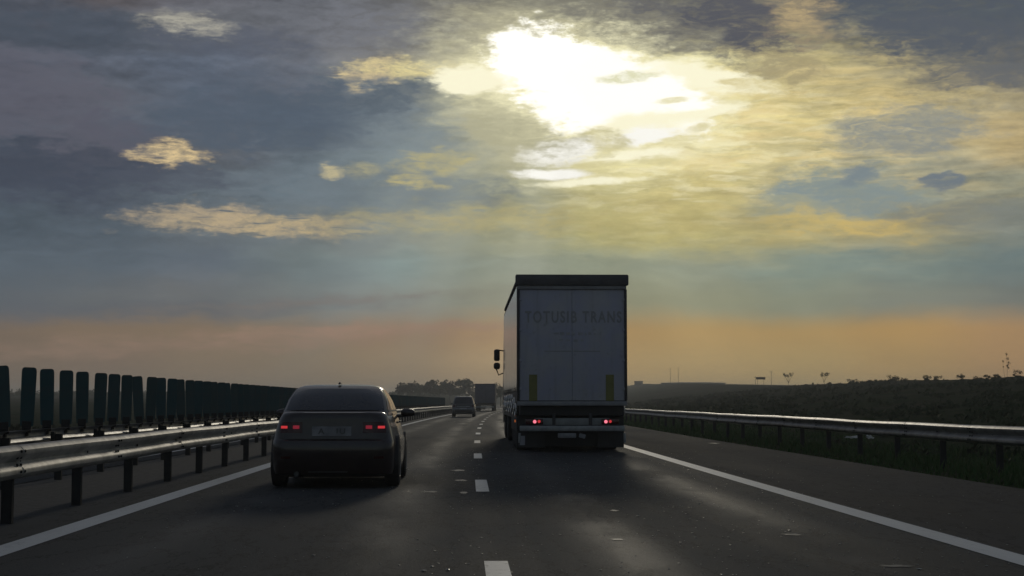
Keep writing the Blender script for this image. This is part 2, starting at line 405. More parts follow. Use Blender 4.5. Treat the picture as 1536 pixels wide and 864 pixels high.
YS = [-40, -25, -12, -5] + list(np.arange(0, 120, 3.0)) + list(np.arange(120, 260, 5.0)) + list(np.arange(260, 640, 12.0)) + list(np.arange(640, 1700, 40.0))
def ribbon(name, o0, o1, z, m, y0=-40, y1=900, kind='structure', skirt=0.0, step=None):
    ys = [y for y in YS if y0 < y < y1]; ys = [y0] + ys + [y1]
    mb = MB(); vs = []; fs = []; uv = []
    for y in ys:
        for o in (o0, o1): vs.append((cx(y) + o, y, z)); uv.append((o, y))
    for i in range(len(ys) - 1): fs.append((2 * i, 2 * i + 1, 2 * i + 3, 2 * i + 2))
    if skirt:
        k = len(vs)
        for y in ys: vs.append((cx(y) + o0 - 0.02, y, z - skirt)); vs.append((cx(y) + o1 + 0.02, y, z - skirt)); uv += [(o0, y), (o1, y)]
        for i in range(len(ys) - 1):
            fs.append((2 * i, 2 * i + 2, k + 2 * i + 2, k + 2 * i)); fs.append((2 * i + 1, k + 2 * i + 1, k + 2 * i + 3, 2 * i + 3))
    mb.add(vs, fs); o = mb.build(name, m, fix=not skirt and True)
    l = o.data.uv_layers.new(name='road')
    for lp in o.data.loops: l.data[lp.index].uv = uv[lp.vertex_index]
    tag(o, kind=kind); return o


def asphalt(name, base, rough):
    m = bpy.data.materials.new(name); m.use_nodes = True; nt = m.node_tree; S.nt = nt; b = nt.nodes['Principled BSDF']
    uvn = nt.nodes.new('ShaderNodeUVMap'); uvn.uv_map = 'road'; v = S(uvn.outputs[0]); u, w, _ = split(v)
    blot = noise(combine(u * 0.55, w * 0.16, 2.0), 1.0, 6, 0.6)
    streak = noise(combine(u * 2.2, w * 0.05, 5.0), 1.0, 5, 0.6)
    grit = noise(v, 34.0, 5, 0.8)
    vo = nt.nodes.new('ShaderNodeTexVoronoi'); vo.inputs['Scale'].default_value = 26.0; nt.links.new(v.s, vo.inputs['Vector'])
    chip = sstep(S(vo.outputs['Distance']), 0.20, 0.08) * sstep(split(S(vo.outputs['Color']))[0], 0.86, 0.95)
    c = mixc(sstep(blot, 0.3, 0.7), tuple(x * 0.78 for x in base), tuple(x * 1.22 for x in base))
    c = mixc(sstep(streak, 0.35, 0.7) * 0.5, c, tuple(x * 1.35 for x in base))
    c = scalec(c, 0.35 + grit * 1.3)
    crack = noise(combine(u * 1.4, w * 0.35, 8.0), 1.0, 8, 0.7)
    c = mixc(sstep(S.m('ABSOLUTE', crack - 0.5), 0.012, 0.003) * 0.7, c, (0.012, 0.012, 0.012))
    c = mixc(chip * 0.7, c, (0.30, 0.29, 0.26))
    nt.links.new(c.s, b.inputs['Base Color'])
    # wheel tracks polished smoother than the rest of each lane
    tr = None
    for t in (1.05, 2.75, -0.95, -2.75):
        g = S.m('EXPONENT', (u - t) * (u - t) * -9.0); tr = g if tr is None else tr + g
    tr = S.m('MINIMUM', tr, 1.0) * sstep(blot, 0.35, 0.6) * (0.45 + streak * 0.5 + grit * 0.4)
    nt.links.new((rough + 0.16 - tr * 0.24 + (blot - 0.5) * 0.25 + (streak - 0.5) * 0.22).s, b.inputs['Roughness'])
    b.inputs['Specular IOR Level'].default_value = 0.085
    bp = nt.nodes.new('ShaderNodeBump'); bp.inputs['Strength'].default_value = 0.55; bp.inputs['Distance'].default_value = 0.012
    nt.links.new((grit + chip * 0.5 + noise(v, 24.0, 4, 0.6)).s, bp.inputs['Height']); nt.links.new(bp.outputs[0], b.inputs['Normal'])
    return m
def paint(name, c, wear=0.5):
    m = bpy.data.materials.new(name); m.use_nodes = True; nt = m.node_tree; S.nt = nt; b = nt.nodes['Principled BSDF']
    uvn = nt.nodes.new('ShaderNodeUVMap'); uvn.uv_map = 'road'; v = S(uvn.outputs[0])
    u, w, _ = split(v)
    n = noise(v, 9.0, 8, 0.75); big = noise(combine(u * 3.0, w * 0.4, 3.0), 1.0, 6, 0.65)
    cc = mixc(sstep(big, 0.35, 0.7) * 0.3, c, tuple(x * 0.55 for x in c))
    nt.links.new(mixc(sstep(n + (big - 0.5) * 0.35, 0.56, 0.70) * wear, cc, (0.07, 0.07, 0.066)).s, b.inputs['Base Color'])
    b.inputs['Roughness'].default_value = 0.6
    return m
M_road = asphalt('asphalt', (0.064, 0.068, 0.069), 0.64)
M_shoulder = asphalt('shoulder_asphalt', (0.066, 0.065, 0.063), 0.74)
M_gravel = mat('median_gravel', (0.06, 0.058, 0.055), 0.9, var=0.35, vscale=9, bump=0.6, bscale=30)
M_line = paint('road_paint', (0.80, 0.80, 0.77), 0.6)

def soil_mat():
    m = bpy.data.materials.new('rough_grassland'); m.use_nodes = True; nt = m.node_tree; S.nt = nt; b = nt.nodes['Principled BSDF']
    tc = nt.nodes.new('ShaderNodeTexCoord'); v = S(tc.outputs['Object'])
    a = noise(v, 0.12, 7, 0.6); c = noise(v, 1.6, 6, 0.65)
    col = mixc(sstep(a, 0.35, 0.65), (0.046, 0.062, 0.032), (0.078, 0.075, 0.047))
    col = mixc(sstep(c, 0.4, 0.7) * 0.6, col, (0.034, 0.050, 0.024))
    nt.links.new(col.s, b.inputs['Base Color']); b.inputs['Roughness'].default_value = 1.0; b.inputs['Specular IOR Level'].default_value = 0.0
    return m
M_soil = soil_mat()

OFFS = [-900, -400, -200, -120, -80, -60, -48, -40, -35, -31, -28, -26, -24, -22, -20.5, -19, -18.2, -10, 0, 7.2, 7.6, 8.4, 9.3, 10.2, 11.2, 12.3, 13.6, 15, 17, 19, 22, 25, 28, 31, 34, 37, 40, 43, 46, 49, 52, 55, 58, 61, 66, 74, 90, 120, 180, 300, 500, 900]
def build_ground():
    vs = []; fs = []; n = len(OFFS)
    for y in YS + [2600]:
        for o in OFFS: vs.append((cx(y) + o, y, gz(o, y)))
    for i in range(len(YS)):
        for j in range(n - 1): fs.append((i * n + j, i * n + j + 1, (i + 1) * n + j + 1, (i + 1) * n + j))
    tag(MB().add(vs, fs).build('ground', M_soil, smooth='all'), kind='structure')
build_ground()
ribbon('carriageway', -4.75, 4.0, 0.0, M_road, skirt=0.1)
ribbon('hard_shoulder', 4.0, 7.15, 0.0, M_shoulder, skirt=0.1)
ribbon('median_strip', -6.55, -4.75, -0.012, M_gravel)
ribbon('opposite_carriageway', -17.6, -6.55, 0.0, M_road, skirt=0.1)
ribbon('edge_line', -3.94, -3.67, 0.005, M_line)
ribbon('edge_line', 3.69, 3.96, 0.005, M_line)
ribbon('edge_line', -7.25, -7.0, 0.005, M_line)
ribbon('edge_line', -14.9, -14.65, 0.005, M_line)
# lane dashes: 3.1 m of paint every 12.3 m
k = 0; yend = 11.9
while yend < 260:
    ribbon('lane_dash', -0.085, 0.085, 0.005, M_line, yend - 3.2, yend)
    ribbon('lane_dash', -11.0, -10.83, 0.005, M_line, yend - 1.0, yend + 2.1)
    yend += 12.35
# pale scuffs and repair smears in the left lane
M_scuff = paint('worn_asphalt', (0.17, 0.165, 0.15), 1.0)
def smear(o, y, w, l, rg):
    n = 14; pts = []
    for i in range(n):
        a = 2 * math.pi * i / n; r = 1 + rg.uniform(-0.45, 0.3)
        pts.append((cx(y) + o + w * r * math.cos(a), y + l * r * math.sin(a), 0.004))
    ob = MB().add(pts + [(cx(y) + o, y, 0.004)], [(i, (i + 1) % n, n) for i in range(n)]).build('road_scuff', M_scuff)
    l_ = ob.data.uv_layers.new(name='road')
    for lp in ob.data.loops: l_.data[lp.index].uv = ob.data.vertices[lp.vertex_index].co[:2]
    tag(ob, kind='structure')
rg = random.Random(3)
for (px_, py_, w, l) in [(688, 705, .13, .3), (692, 720, .10, .22), (645, 737, .09, .16), (697, 738, .05, .2), (1070, 665, .14, .35), (920, 765, .05, .1), (1185, 801, .10, .10), (925, 808, .05, .08), (1340, 848, .12, .08)]:
    d = 1.15 * 2450 / (py_ - 603); smear((px_ - 712) * d / 2450 - cx(d), d, w, l, rg)

# loose chippings on the carriageway: too many to count
def chips():
    mb = MB(); rg = random.Random(11)
    for i in range(1500):
        y = 9.5 + 32 * rg.random() ** 1.6; o = rg.gauss(1.6, 1.7) if rg.random() < 0.75 else rg.uniform(-3.6, 6.8)
        if not -3.6 < o < 6.9: continue
        s = rg.uniform(0.004, 0.010) * (1.9 if rg.random() < 0.05 else 1)
        c = Vector((cx(y) + o, y, s * 0.5)); a = rg.random() * 6
        v = [c + Vector((math.cos(a + k * 1.57) * s * (1 if k % 2 else 1.5), math.sin(a + k * 1.57) * s * 1.2, 0)) for k in range(4)] + [c + Vector((0, 0, s * .22)), c - Vector((0, 0, s * .5))]
        mb.add(v, [(0, 1, 4), (1, 2, 4), (2, 3, 4), (3, 0, 4), (1, 0, 5), (2, 1, 5), (3, 2, 5), (0, 3, 5)])
    o = mb.build('loose_chippings', mat('pale_stone', (0.55, 0.54, 0.48), 0.4, var=0.3, vscale=40))
    tag(o, 'pale stone chippings scattered over the right lane', 'gravel', kind='stuff')
chips()

# ------------------------------------------------------------------ guardrails and anti-glare slats
M_zinc = mat('galvanised_steel', (0.44, 0.42, 0.385), 0.54, 0.5, var=0.3, vscale=2.5, bump=0.15, bscale=40)
M_zinc_dark = mat('weathered_zinc', (0.26, 0.26, 0.26), 0.45, 0.55, var=0.35, vscale=3, bump=0.15, bscale=40)
M_post = mat('dull_post_steel', (0.03, 0.032, 0.032), 0.7, 0.4, var=0.3)
def slat_mat():
    m = bpy.data.materials.new('dark_green_plastic'); m.use_nodes = True; nt = m.node_tree; S.nt = nt; b = nt.nodes['Principled BSDF']
    oi = nt.nodes.new('ShaderNodeObjectInfo'); tc = nt.nodes.new('ShaderNodeTexCoord'); r = S(oi.outputs['Random'])
    n = noise(S(tc.outputs['Object']), 4.0, 6, .65)
    c = mixc(r, (.012, .072, .082), (.036, .072, .070)); c = mixc(sstep(n, .45, .75) * .5, c, (.07, .065, .055))
    nt.links.new(c.s, b.inputs['Base Color']); b.inputs['Roughness'].default_value = .55; return m
M_slat = slat_mat()
M_bracket = mat('black_bracket_steel', (0.012, 0.012, 0.012), 0.6, var=0.2)
PROF = [(0.0, .750), (.018, .752), (.050, .735), (.080, .705), (.083, .672), (.072, .650), (.012, .612), (.004, .595), (.012, .578), (.072, .540), (.083, .518), (.080, .485), (.050, .455), (.018, .438), (0.0, .440)]
def guardrail(name, off, face, y0, y1, pitch, first, m, label, zoff=0.0, npost=100, seg=4.3):
    root = empty(name, (cx(first) + off, first, 0)); base = root.location
    tag(root, label, 'guardrail')
    mb = MB(); y = y0; i = 0; rings = []
    loop = PROF + [(u - .006, z) for u, z in PROF[::-1]]
    while y < y1:
        e = min(y + seg, y1); jog = 0.006 if i % 2 else 0.0
        for t in (y + .002, y + seg * .25, y + seg * .5, y + seg * .75, e):
            t = min(t, e); wz = 0.006 * math.sin(t * 0.31) + 0.004 * math.sin(t * 0.83); wu = 0.005 * math.sin(t * .53) + .003 * math.sin(t * 1.7)
            rings.append([(cx(t) + off + face * (u + jog + wu) - base.x, t - base.y, z + wz + zoff) for u, z in loop])
        y = e; i += 1
    mb.loft(rings)
    mb.build('beam', m, root, smooth=True)
    pm = MB()
    pm.box((0, 0, 0.34), (0.10, 0.012, 0.68)); pm.box((-0.045, 0.03, 0.34), (0.012, 0.072, 0.68)); pm.box((0.045, 0.03, 0.34), (0.012, 0.072, 0.68))
    sp = MB(); sp.box((0, 0, 0.6), (0.055, 0.10, 0.22), 0.006)
    post = spacer = None; k = 0; y = first
    bolts = MB()
    while y < y1 and k < npost:
        x = cx(y) + off - face * 0.105
        if post is None:
            p = post = pm.build('post', M_post, root); s_ = spacer = sp.build('spacer', M_post, post)
        else:
            p = post.copy(); COL.objects.link(p); p.parent = root
            s_ = spacer.copy(); COL.objects.link(s_); s_.parent = p
        p.location = (x - base.x, y - base.y, 0.0 if abs(off) < 7 else -0.1); s_.location = (face * 0.076, 0, zoff + (0.0 if abs(off) < 7 else 0.1))
        if y < 70:
            bolts.lathe([(0, .016), (.012, .016), (.016, .008)] if face > 0 else [(0, .016), (-.012, .016), (-.016, .008)], (cx(y) + off + face * .006 - base.x, y - base.y, .595 + zoff), 'X', 8)
        y += pitch; k += 1
    jt = y0
    while jt < 75:
        jt += seg
        for dz in (.50, .56, .63, .69):
            for dy in (-.10, .02): 
                u = .083 if dz in (.50, .69) else .045
                bolts.lathe([(0, .014), (face * .016, .013), (face * .020, .006)], (cx(jt) + off + face * (u + .004) - base.x, jt + dy - base.y, dz + zoff), 'X', 8)
    bolts.build('bolts', M_post, root)
    return root
guardrail('guardrail', -4.45, 1, -6, 260, 2.77, 4.57, M_zinc, 'galvanised W-beam guardrail on steel posts along the left lane edge, nearest the camera')
guardrail('guardrail', 8.62, -1, -6, 300, 3.3, 4.2, M_zinc_dark, 'weathered grey guardrail along the right hard shoulder in front of the grass bank')
guardrail('guardrail', -6.35, -1, 4, 260, 2.77, 5.0, M_zinc_dark, 'guardrail behind the near left rail, carrying the row of green slats')

def slat_mesh():
    mb = MB(); rings = []
    for z, w in [(.05, .088), (.07, .092), (.16, .096), (.45, .101), (.70, .104), (.82, .104), (.853, .099), (.870, .088), (.879, .066)]:
        ring = []
        for j in range(16):
            a = 2 * math.pi * j / 16; c, s_ = math.cos(a), math.sin(a)
            ring.append((w * math.copysign(abs(c) ** .6, c), 0.022 * math.copysign(abs(s_) ** .8, s_) + 0.02 * (1 - (c) ** 2) - 0.01, z))
        rings.append(ring)
    return mb.loft(rings)
slat0 = bracket0 = None
y = 21.05; i = 0; rs = random.Random(5)
while y < 190 and i < 160:
    if slat0 is None:
        r = empty('anti_glare_slat'); s_ = slat_mesh().build('blade', M_slat, r, smooth=True)
        b = MB(); b.box((0, 0, .04), (.13, .05, .16), .008); b.box((0, 0, -.06), (.06, .09, .06), .006); b.tube([(-.04, -.03, .02), (.04, -.03, .02)], .012)
        b_ = b.build('bracket', M_bracket, r); slat0 = r
    else: r = copy_tree(slat0)
    j = rs.uniform(-.07, .07) if i > 3 else 0
    r.location = (cx(y) - 6.42, y + j, 0.76)
    tilt = rs.gauss(0, 1.7); turn = rs.gauss(0, 14)
    if i == 8: tilt = 0.5
    if i == 9: tilt = -4.0
    if i == 13: tilt = -2.6
    r.rotation_euler = (R(rs.gauss(0, .6)), R(tilt), R(turn * 0.5 + 4))
    lab = 'dark green anti-glare slat standing in the long median row on the rail'
    if i == 9: lab = 'slat leaning left so its top meets the neighbouring slat, in the median row'
    tag(r, lab, 'anti-glare slat', 'anti-glare slats along the median rail' )
    y += 1.12; i += 1

# ------------------------------------------------------------------ vehicles
M_tyre = mat('tyre_rubber', (0.035, 0.035, 0.034), 0.85, var=0.2)
M_rim = mat('alloy_rim', (0.35, 0.35, 0.36), 0.35, 0.9)
M_steelrim = mat('dusty_steel_rim', (0.10, 0.10, 0.10), 0.5, 0.6)
M_black = mat('black_plastic', (0.035, 0.035, 0.036), 0.55)
M_glass = mat('dark_window_glass', (0.048, 0.050, 0.060), 0.08, 0.0, var=0.3, vscale=1.2, spec=0.6)
M_redlens = mat('red_lens', (0.055, 0.006, 0.006), 0.18, spec=0.6)
M_redlamp = mat('lit_red_lamp', (0.4, 0.02, 0.02), 0.3, emit=(1.0, 0.06, 0.07), emit_s=0.5)
M_redlamp_dim = mat('dim_red_lamp', (0.3, 0.02, 0.03), 0.3, emit=(1.0, 0.06, 0.12), emit_s=0.16)
M_redglow = mat('bright_red_lamp', (0.5, 0.1, 0.1), 0.3, emit=(1.0, 0.22, 0.30), emit_s=1.1)
M_amber = mat('amber_marker', (0.35, 0.08, 0.02), 0.3, emit=(1.0, 0.25, 0.06), emit_s=0.22)
M_plate = mat('number_plate_white', (0.30, 0.30, 0.31), 0.45, var=0.2, vscale=8)
M_platetext = mat('plate_black', (0.085, 0.085, 0.085), 0.5)

def rrect(W, yr, yf, r, bow=0.05, z=0.0, nr=10, nc=6, ns=22):
    """rounded rectangle seen from above, rear edge bowed backwards; anticlockwise from the left of the rear edge"""
    pts = []
    for i in range(nr):
        x = -W + r + (2 * W - 2 * r) * i / nr; pts.append((x, yr))
    for i in range(nc): a = -math.pi / 2 + math.pi / 2 * i / nc; pts.append((W - r + r * math.cos(a), yr + r + r * math.sin(a)))
    for i in range(ns): pts.append((W, yr + r + (yf - yr - 2 * r) * i / ns))
    for i in range(nc): a = math.pi / 2 * i / nc; pts.append((W - r + r * math.cos(a), yf - r + r * math.sin(a)))
    for i in range(nr): x = W - r - (2 * W - 2 * r) * i / nr; pts.append((x, yf))
    for i in range(nc): a = math.pi / 2 + math.pi / 2 * i / nc; pts.append((-W + r + r * math.cos(a), yf - r + r * math.sin(a)))
    for i in range(ns): pts.append((-W, yf - r - (yf - yr - 2 * r) * i / ns))
    for i in range(nc): a = math.pi + math.pi / 2 * i / nc; pts.append((-W + r + r * math.cos(a), yr + r + r * math.sin(a)))
    mid = (yr + yf) / 2; L = (yf - yr) / 2
    return [(x, y + bow * (x / W) ** 2 * max(0, (mid - y) / L) ** 4 - bow * 1.5 * (x / W) ** 2 * max(0, (y - mid) / L) ** 4, z) for x, y in pts]

class Car:
    def __init__(s, name, body, green, hood, paint_m, loc, rz, flare=0.0):
        s.flare = lambda y: 1 + flare * (lambda t: t * t * (3 - 2 * t))(min(1, max(0, (y - .15) / 1.3)))
        s.body, s.green, s.r, s.bow = body, green, 0.21, 0.055
        s.root = empty(name, loc, rz); s.paint = paint_m
        zs = [b[0] for b in body]
        s.W = lambda z: float(np.interp(z, zs, [b[1] for b in body])); s.YR = lambda z: float(np.interp(z, zs, [b[2] for b in body]))
        gzs = [g[0] for g in green]
        s.GW = lambda z: float(np.interp(z, gzs, [g[1] for g in green])); s.GR = lambda z: float(np.interp(z, gzs, [g[2] for g in green])); s.GF = lambda z: float(np.interp(z, gzs, [g[3] for g in green]))
        rings = []
        for (z, W, yr, yf) in body:
            ring = rrect(W, yr, yf, s.r, s.bow, z)
            rings.append([(x * s.flare(y), y, zz - (hood * min(1, max(0, (y - 2.9) / 1.3)) * max(0, (zz - .55) / .45))) for x, y, zz in ring])
        MB().loft(rings).build('body', paint_m, s.root, smooth=True)
        rings = [[(x * s.flare(y), y, zz) for x, y, zz in rrect(W, yr, yf, min(.17, W * .4), .05, z)] for (z, W, yr, yf) in green]
        MB().loft(rings, cap=(False, True)).build('roof', paint_m, s.root, smooth='all')
    def rear_y(s, x, z):
        W, yr = s.W(z), s.YR(z); e = abs(x) - (W - s.r)
        y = yr if e <= 0 else yr + s.r - math.sqrt(max(0, s.r ** 2 - min(e, s.r) ** 2))
        return y + s.bow * (x / W) ** 2
    def patch(s, name, m, x0, x1, z0, z1, push, parent, n=10, thick=0.012, zfun=None):
        """a shaped panel that follows the tail's surface, with thickness"""
        out = []; inn = []
        for j in range(5):
            for i in range(n + 1):
                x = x0 + (x1 - x0) * i / n; z = z0 + (z1 - z0) * j / 4
                if zfun: z = zfun(x, j / 4)
                y = s.rear_y(x, z); out.append((x, y - push, z)); inn.append((x, y + thick, z))
        w = n + 1; fs = []
        for j in range(4):
            for i in range(n):
                a = j * w + i; fs.append((a, a + 1, a + w + 1, a + w)); b = a + 5 * w; fs.append((b, b + w, b + w + 1, b + 1))
        edge = list(range(w)) + [j * w + n for j in range(1, 5)] + [4 * w + i for i in range(n - 1, -1, -1)] + [j * w for j in range(3, 0, -1)]
        for a, b in zip(edge, edge[1:] + edge[:1]): fs.append((a, a + 5 * w, b + 5 * w, b))
        return MB().add(out + inn, fs).build(name, m, parent, smooth=True)
    def rear_window(s, z0, z1, k, m, r=0.17):
        vs = []; n = 16; L = 7; fs = []
        for j in range(L):
            z = z0 + (z1 - z0) * j / (L - 1); W = s.GW(z); rr = min(.17, W * .4)
            for i in range(n + 1):
                t = -1 + 2 * i / n; x = t * k * W; e = abs(x) - (W - rr); y = s.GR(z) + (0 if e <= 0 else rr - math.sqrt(max(0, rr * rr - e * e))) + .05 * (x / W) ** 2
                vs.append((x * s.flare(y), y - .007, z + .004 - (0.012 * abs(t) ** 3 if j == L - 1 else 0)))
        for j in range(L - 1):
            for i in range(n): a = j * (n + 1) + i; fs.append((a, a + 1, a + n + 2, a + n + 1))
        return MB().add(vs, fs).build('rear_window', m, s.root, smooth='all')
    def side_windows(s, z0, z1, cuts, m):
        for sd in (1, -1):
            for (a, b) in cuts:
                vs = []; fs = []; L = 6; n = 6
                for j in range(L):
                    z = z0 + (z1 - z0) * j / (L - 1); lo, hi = s.GR(z) + .17, s.GF(z) - .17
                    for i in range(n + 1):
                        t = a + (b - a) * i / n; yy = lo + (hi - lo) * t; vs.append((sd * (s.GW(z) * s.flare(yy) + .005), yy, z))
                for j in range(L - 1):
                    for i in range(n): q = j * (n + 1) + i; fs.append((q, q + 1, q + n + 2, q + n + 1))
                MB().add(vs, fs).build('side_window', m, s.root, smooth='all')
    def wheels(s, ys, r, W):
        for y in ys:
            for sd in (1, -1):
                w = MB().lathe([(-.1, r * .62), (-.105, r * .80), (-.09, r * .96), (-.06, r), (.06, r), (.09, r * .96), (.105, r * .80), (.1, r * .62)], (0, 0, 0), 'X', 36).build('tyre', M_tyre, s.root, smooth=True)
                w.location = (sd * (W - .085), y, r)
                rim = MB().lathe([(0, r * .60), (sd * .100, r * .61), (sd * .104, r * .585), (sd * .085, r * .56), (sd * .06, r * .5), (sd * .07, r * .16), (sd * .085, r * .12)], (0, 0, 0), 'X', 30)
                for q in range(7):
                    a = 2 * math.pi * q / 7; rim.box((sd * .084, math.cos(a) * r * .36, math.sin(a) * r * .36), (.02, r * .44, .034), .004, Matrix.Rotation(a, 4, 'X'))
                rim.build('rim', M_rim, w, smooth=True)
                # dark wheel opening in the flank
                vs = [(sd * (W + .004), y + math.cos(t) * (r + .05), r + .02 + math.sin(t) * (r + .05)) for t in np.linspace(-.5, math.pi + .5, 22)]
                vi = [(sd * (W - .16), p[1], p[2]) for p in vs]; n = len(vs)
                MB().add(vs + vi, [tuple(range(n)), tuple(range(n, 2 * n))[::-1]] + [(i, i + n, (i + 1) % n + n, (i + 1) % n) for i in range(n)]).build('wheel_arch', M_black, s.root)
    def mirrors(s, y, z, W):
        for sd in (1, -1):
            rings = []
            for t, k in ((0, .5), (.15, .85), (.5, 1), (.85, .85), (1, .5)):
                rings.append([(sd * (W + .03 + .2 * t), y + .05 * math.sin(a) * k, z + .065 * math.cos(a) * k * (1 - .15 * t)) for a in np.linspace(0, 2 * math.pi, 13)[:-1]])
            mb = MB().loft(rings); mb.tube([(sd * (W - .04), y + .02, z - .05), (sd * (W + .1), y, z - .04)], .02)
            mb.build('wing_mirror', s.paint, s.root, smooth=True)

# --- the dark sedan in the left lane
M_carpaint = mat('dusty_red_brown_paint', (0.032, 0.020, 0.018), 0.34, 0.0, var=0.2, coat=0.8)
sed = Car('sedan',
          [(.15, .70, .20, 4.20), (.19, .78, .09, 4.32), (.30, .80, .03, 4.37), (.48, .808, .0, 4.38), (.58, .806, .004, 4.37), (.635, .80, .02, 4.35), (.655, .793, .05, 4.33), (.74, .778, .06, 4.31), (.84, .752, .07, 4.26),
           (.92, .722, .075, 4.2), (.975, .695, .078, 4.14), (1.005, .672, .10, 4.08), (1.018, .64, .16, 4.0), (1.024, .6, .3, 3.8)],
          [(.97, .705, .36, 3.25), (1.08, .672, .55, 3.03), (1.18, .642, .74, 2.80), (1.27, .596, .93, 2.58), (1.325, .563, 1.07, 2.42), (1.355, .528, 1.18, 2.3), (1.378, .47, 1.34, 2.15), (1.394, .36, 1.55, 1.98), (1.40, .2, 1.75, 1.85)],
          0.2, M_carpaint, (-1.885, 21.75, 0), R(0.6), 0.068)
tag(sed.root, 'dark sedan with two pairs of red tail lights, nearest car in the left lane', 'car')
sed.rear_window(1.035, 1.332, .95, M_glass)
sed.side_windows(1.04, 1.325, [(.02, .16), (.18, .55), (.58, .97)], M_glass)
for sd in (1, -1):
    tl = sed.patch('tail_light', M_redlens, sd * .40, sd * .735, .74, .885, .006, sed.root)
    sed.patch('lamp', M_redlamp, sd * .60, sd * .69, .798, .832, .012, tl, thick=.004)
    sed.patch('lamp', M_redlamp_dim, sd * .44, sd * .525, .793, .838, .012, tl, thick=.004)
    sed.patch('bumper_reflector', M_redlens, sd * .55, sd * .68, .40, .43, .006, sed.root)
sed.patch('trunk_seam', M_black, -.62, .62, .655, .662, .003, sed.root)
pl = sed.patch('number_plate', mat('dull_plate', (.25, .25, .26), .5, var=.3, vscale=6), -.27, .25, .70, .825, .012, sed.root, thick=.0)
text_mesh('A   IU', 'plate_characters', M_platetext, .36, .075, pl, (-.01, sed.rear_y(0, .76) - .0135, .762), (R(90), 0, 0), .001)
sed.patch('bumper_trim', mat('grey_trim', (.16, .16, .16), .4, .5), -.32, .2, .215, .232, .008, sed.root)
sed.patch('lower_valance', M_black, -.6, .6, .155, .195, .006, sed.root)
for x in (-.47,):
    MB().lathe([(0, .034), (.16, .034), (.16, .026), (.01, .026)], (x, .02, .195), 'Y', 14).build('exhaust_pipe', M_steelrim, sed.root, smooth=True)
# shark-fin aerial, spoiler lip, belt trim, door handles
MB().loft([[(-.02, 1.30, 1.397), (.02, 1.30, 1.397), (.02, 1.50, 1.399), (-.02, 1.50, 1.399)], [(-.006, 1.31, 1.425), (.006, 1.31, 1.425), (.006, 1.38, 1.43), (-.006, 1.38, 1.43)]]).build('aerial', M_black, sed.root)
for sd in (1, -1):
    MB().loft([[(sd * (sed.GW(1.025) * sed.flare(y) + .002), y, 1.018), (sd * (sed.GW(1.025) * sed.flare(y) + .012), y, 1.018), (sd * (sed.GW(1.03) * sed.flare(y) + .010), y, 1.036), (sd * (sed.GW(1.03) * sed.flare(y) + .002), y, 1.036)] for y in (.75, 1.5, 2.2, 2.9)]).build('belt_trim', M_rim, sed.root)
    for y in (1.75, 2.65): MB().box((sd * .80, y, .86), (.03, .18, .03), .01).build('door_handle', M_carpaint, sed.root, smooth=True)
sed.wheels((.86, 3.50), .315, .855); sed.mirrors(2.62, .99, .79)

# --- the small silver-roofed car far ahead in the left lane
M_silver = mat('silver_paint', (0.16, 0.165, 0.17), 0.3, 0.5, coat=0.8)
far = Car('hatchback',
          [(.22, .72, .16, 3.9), (.28, .80, .06, 4.0), (.42, .85, .0, 4.05), (.60, .86, .01, 4.05), (.70, .855, .05, 4.02), (.85, .85, .07, 3.98), (.96, .83, .09, 3.9), (1.0, .80, .13, 3.8)],
          [(.97, .80, .12, 3.4), (1.1, .775, .17, 3.15), (1.25, .735, .24, 2.9), (1.40, .69, .33, 2.65), (1.50, .65, .42, 2.45), (1.555, .60, .52, 2.3), (1.58, .5, .7, 2.1), (1.59, .3, 1.0, 1.8)],
          0.15, M_silver, (-0.86, 124.5, 0), heading(125))
tag(far.root, 'small silver hatchback with a pale roof rim, farther ahead behind the box truck', 'car')
far.rear_window(1.0, 1.49, .88, M_glass); far.side_windows(1.03, 1.48, [(.02, .3), (.33, .62), (.65, .97)], M_glass)
for sd in (1, -1): far.patch('tail_light', M_redlens, sd * .62, sd * .82, .74, .95, .008, far.root)
far.patch('tailgate_panel', M_black, -.58, .58, .72, .96, .006, far.root)
far.patch('chrome_strip', M_rim, -.5, .5, .80, .84, .012, far.root)
far.patch('number_plate', M_plate, -.25, .25, .60, .70, .012, far.root)
far.patch('bumper', M_black, -.78, .78, .38, .58, .008, far.root)
far.wheels((.72, 3.2), .31, .855); far.mirrors(2.6, 1.02, .82)

def truck_wheel(x, y, r, parent, w=.29):
    t = MB().lathe([(-w / 2, r * .56), (-w / 2 - .004, r * .75), (-w / 2 + .02, r * .97), (-w / 2 + .05, r), (w / 2 - .05, r), (w / 2 - .02, r * .97), (w / 2 + .004, r * .75), (w / 2, r * .56)], (0, 0, 0), 'X', 36).build('tyre', M_tyre, parent, smooth=True)
    t.location = (x, y, r); sd = 1 if x > 0 else -1
    rim = MB().lathe([(-sd * .1, r * .55), (sd * w * .42, r * .55), (sd * w * .40, r * .5), (sd * w * .2, r * .44), (sd * w * .26, r * .2), (sd * w * .44, r * .15), (sd * w * .46, r * .1)], (0, 0, 0), 'X', 24)
    rim.build('rim', M_steelrim, t, smooth=True); return t

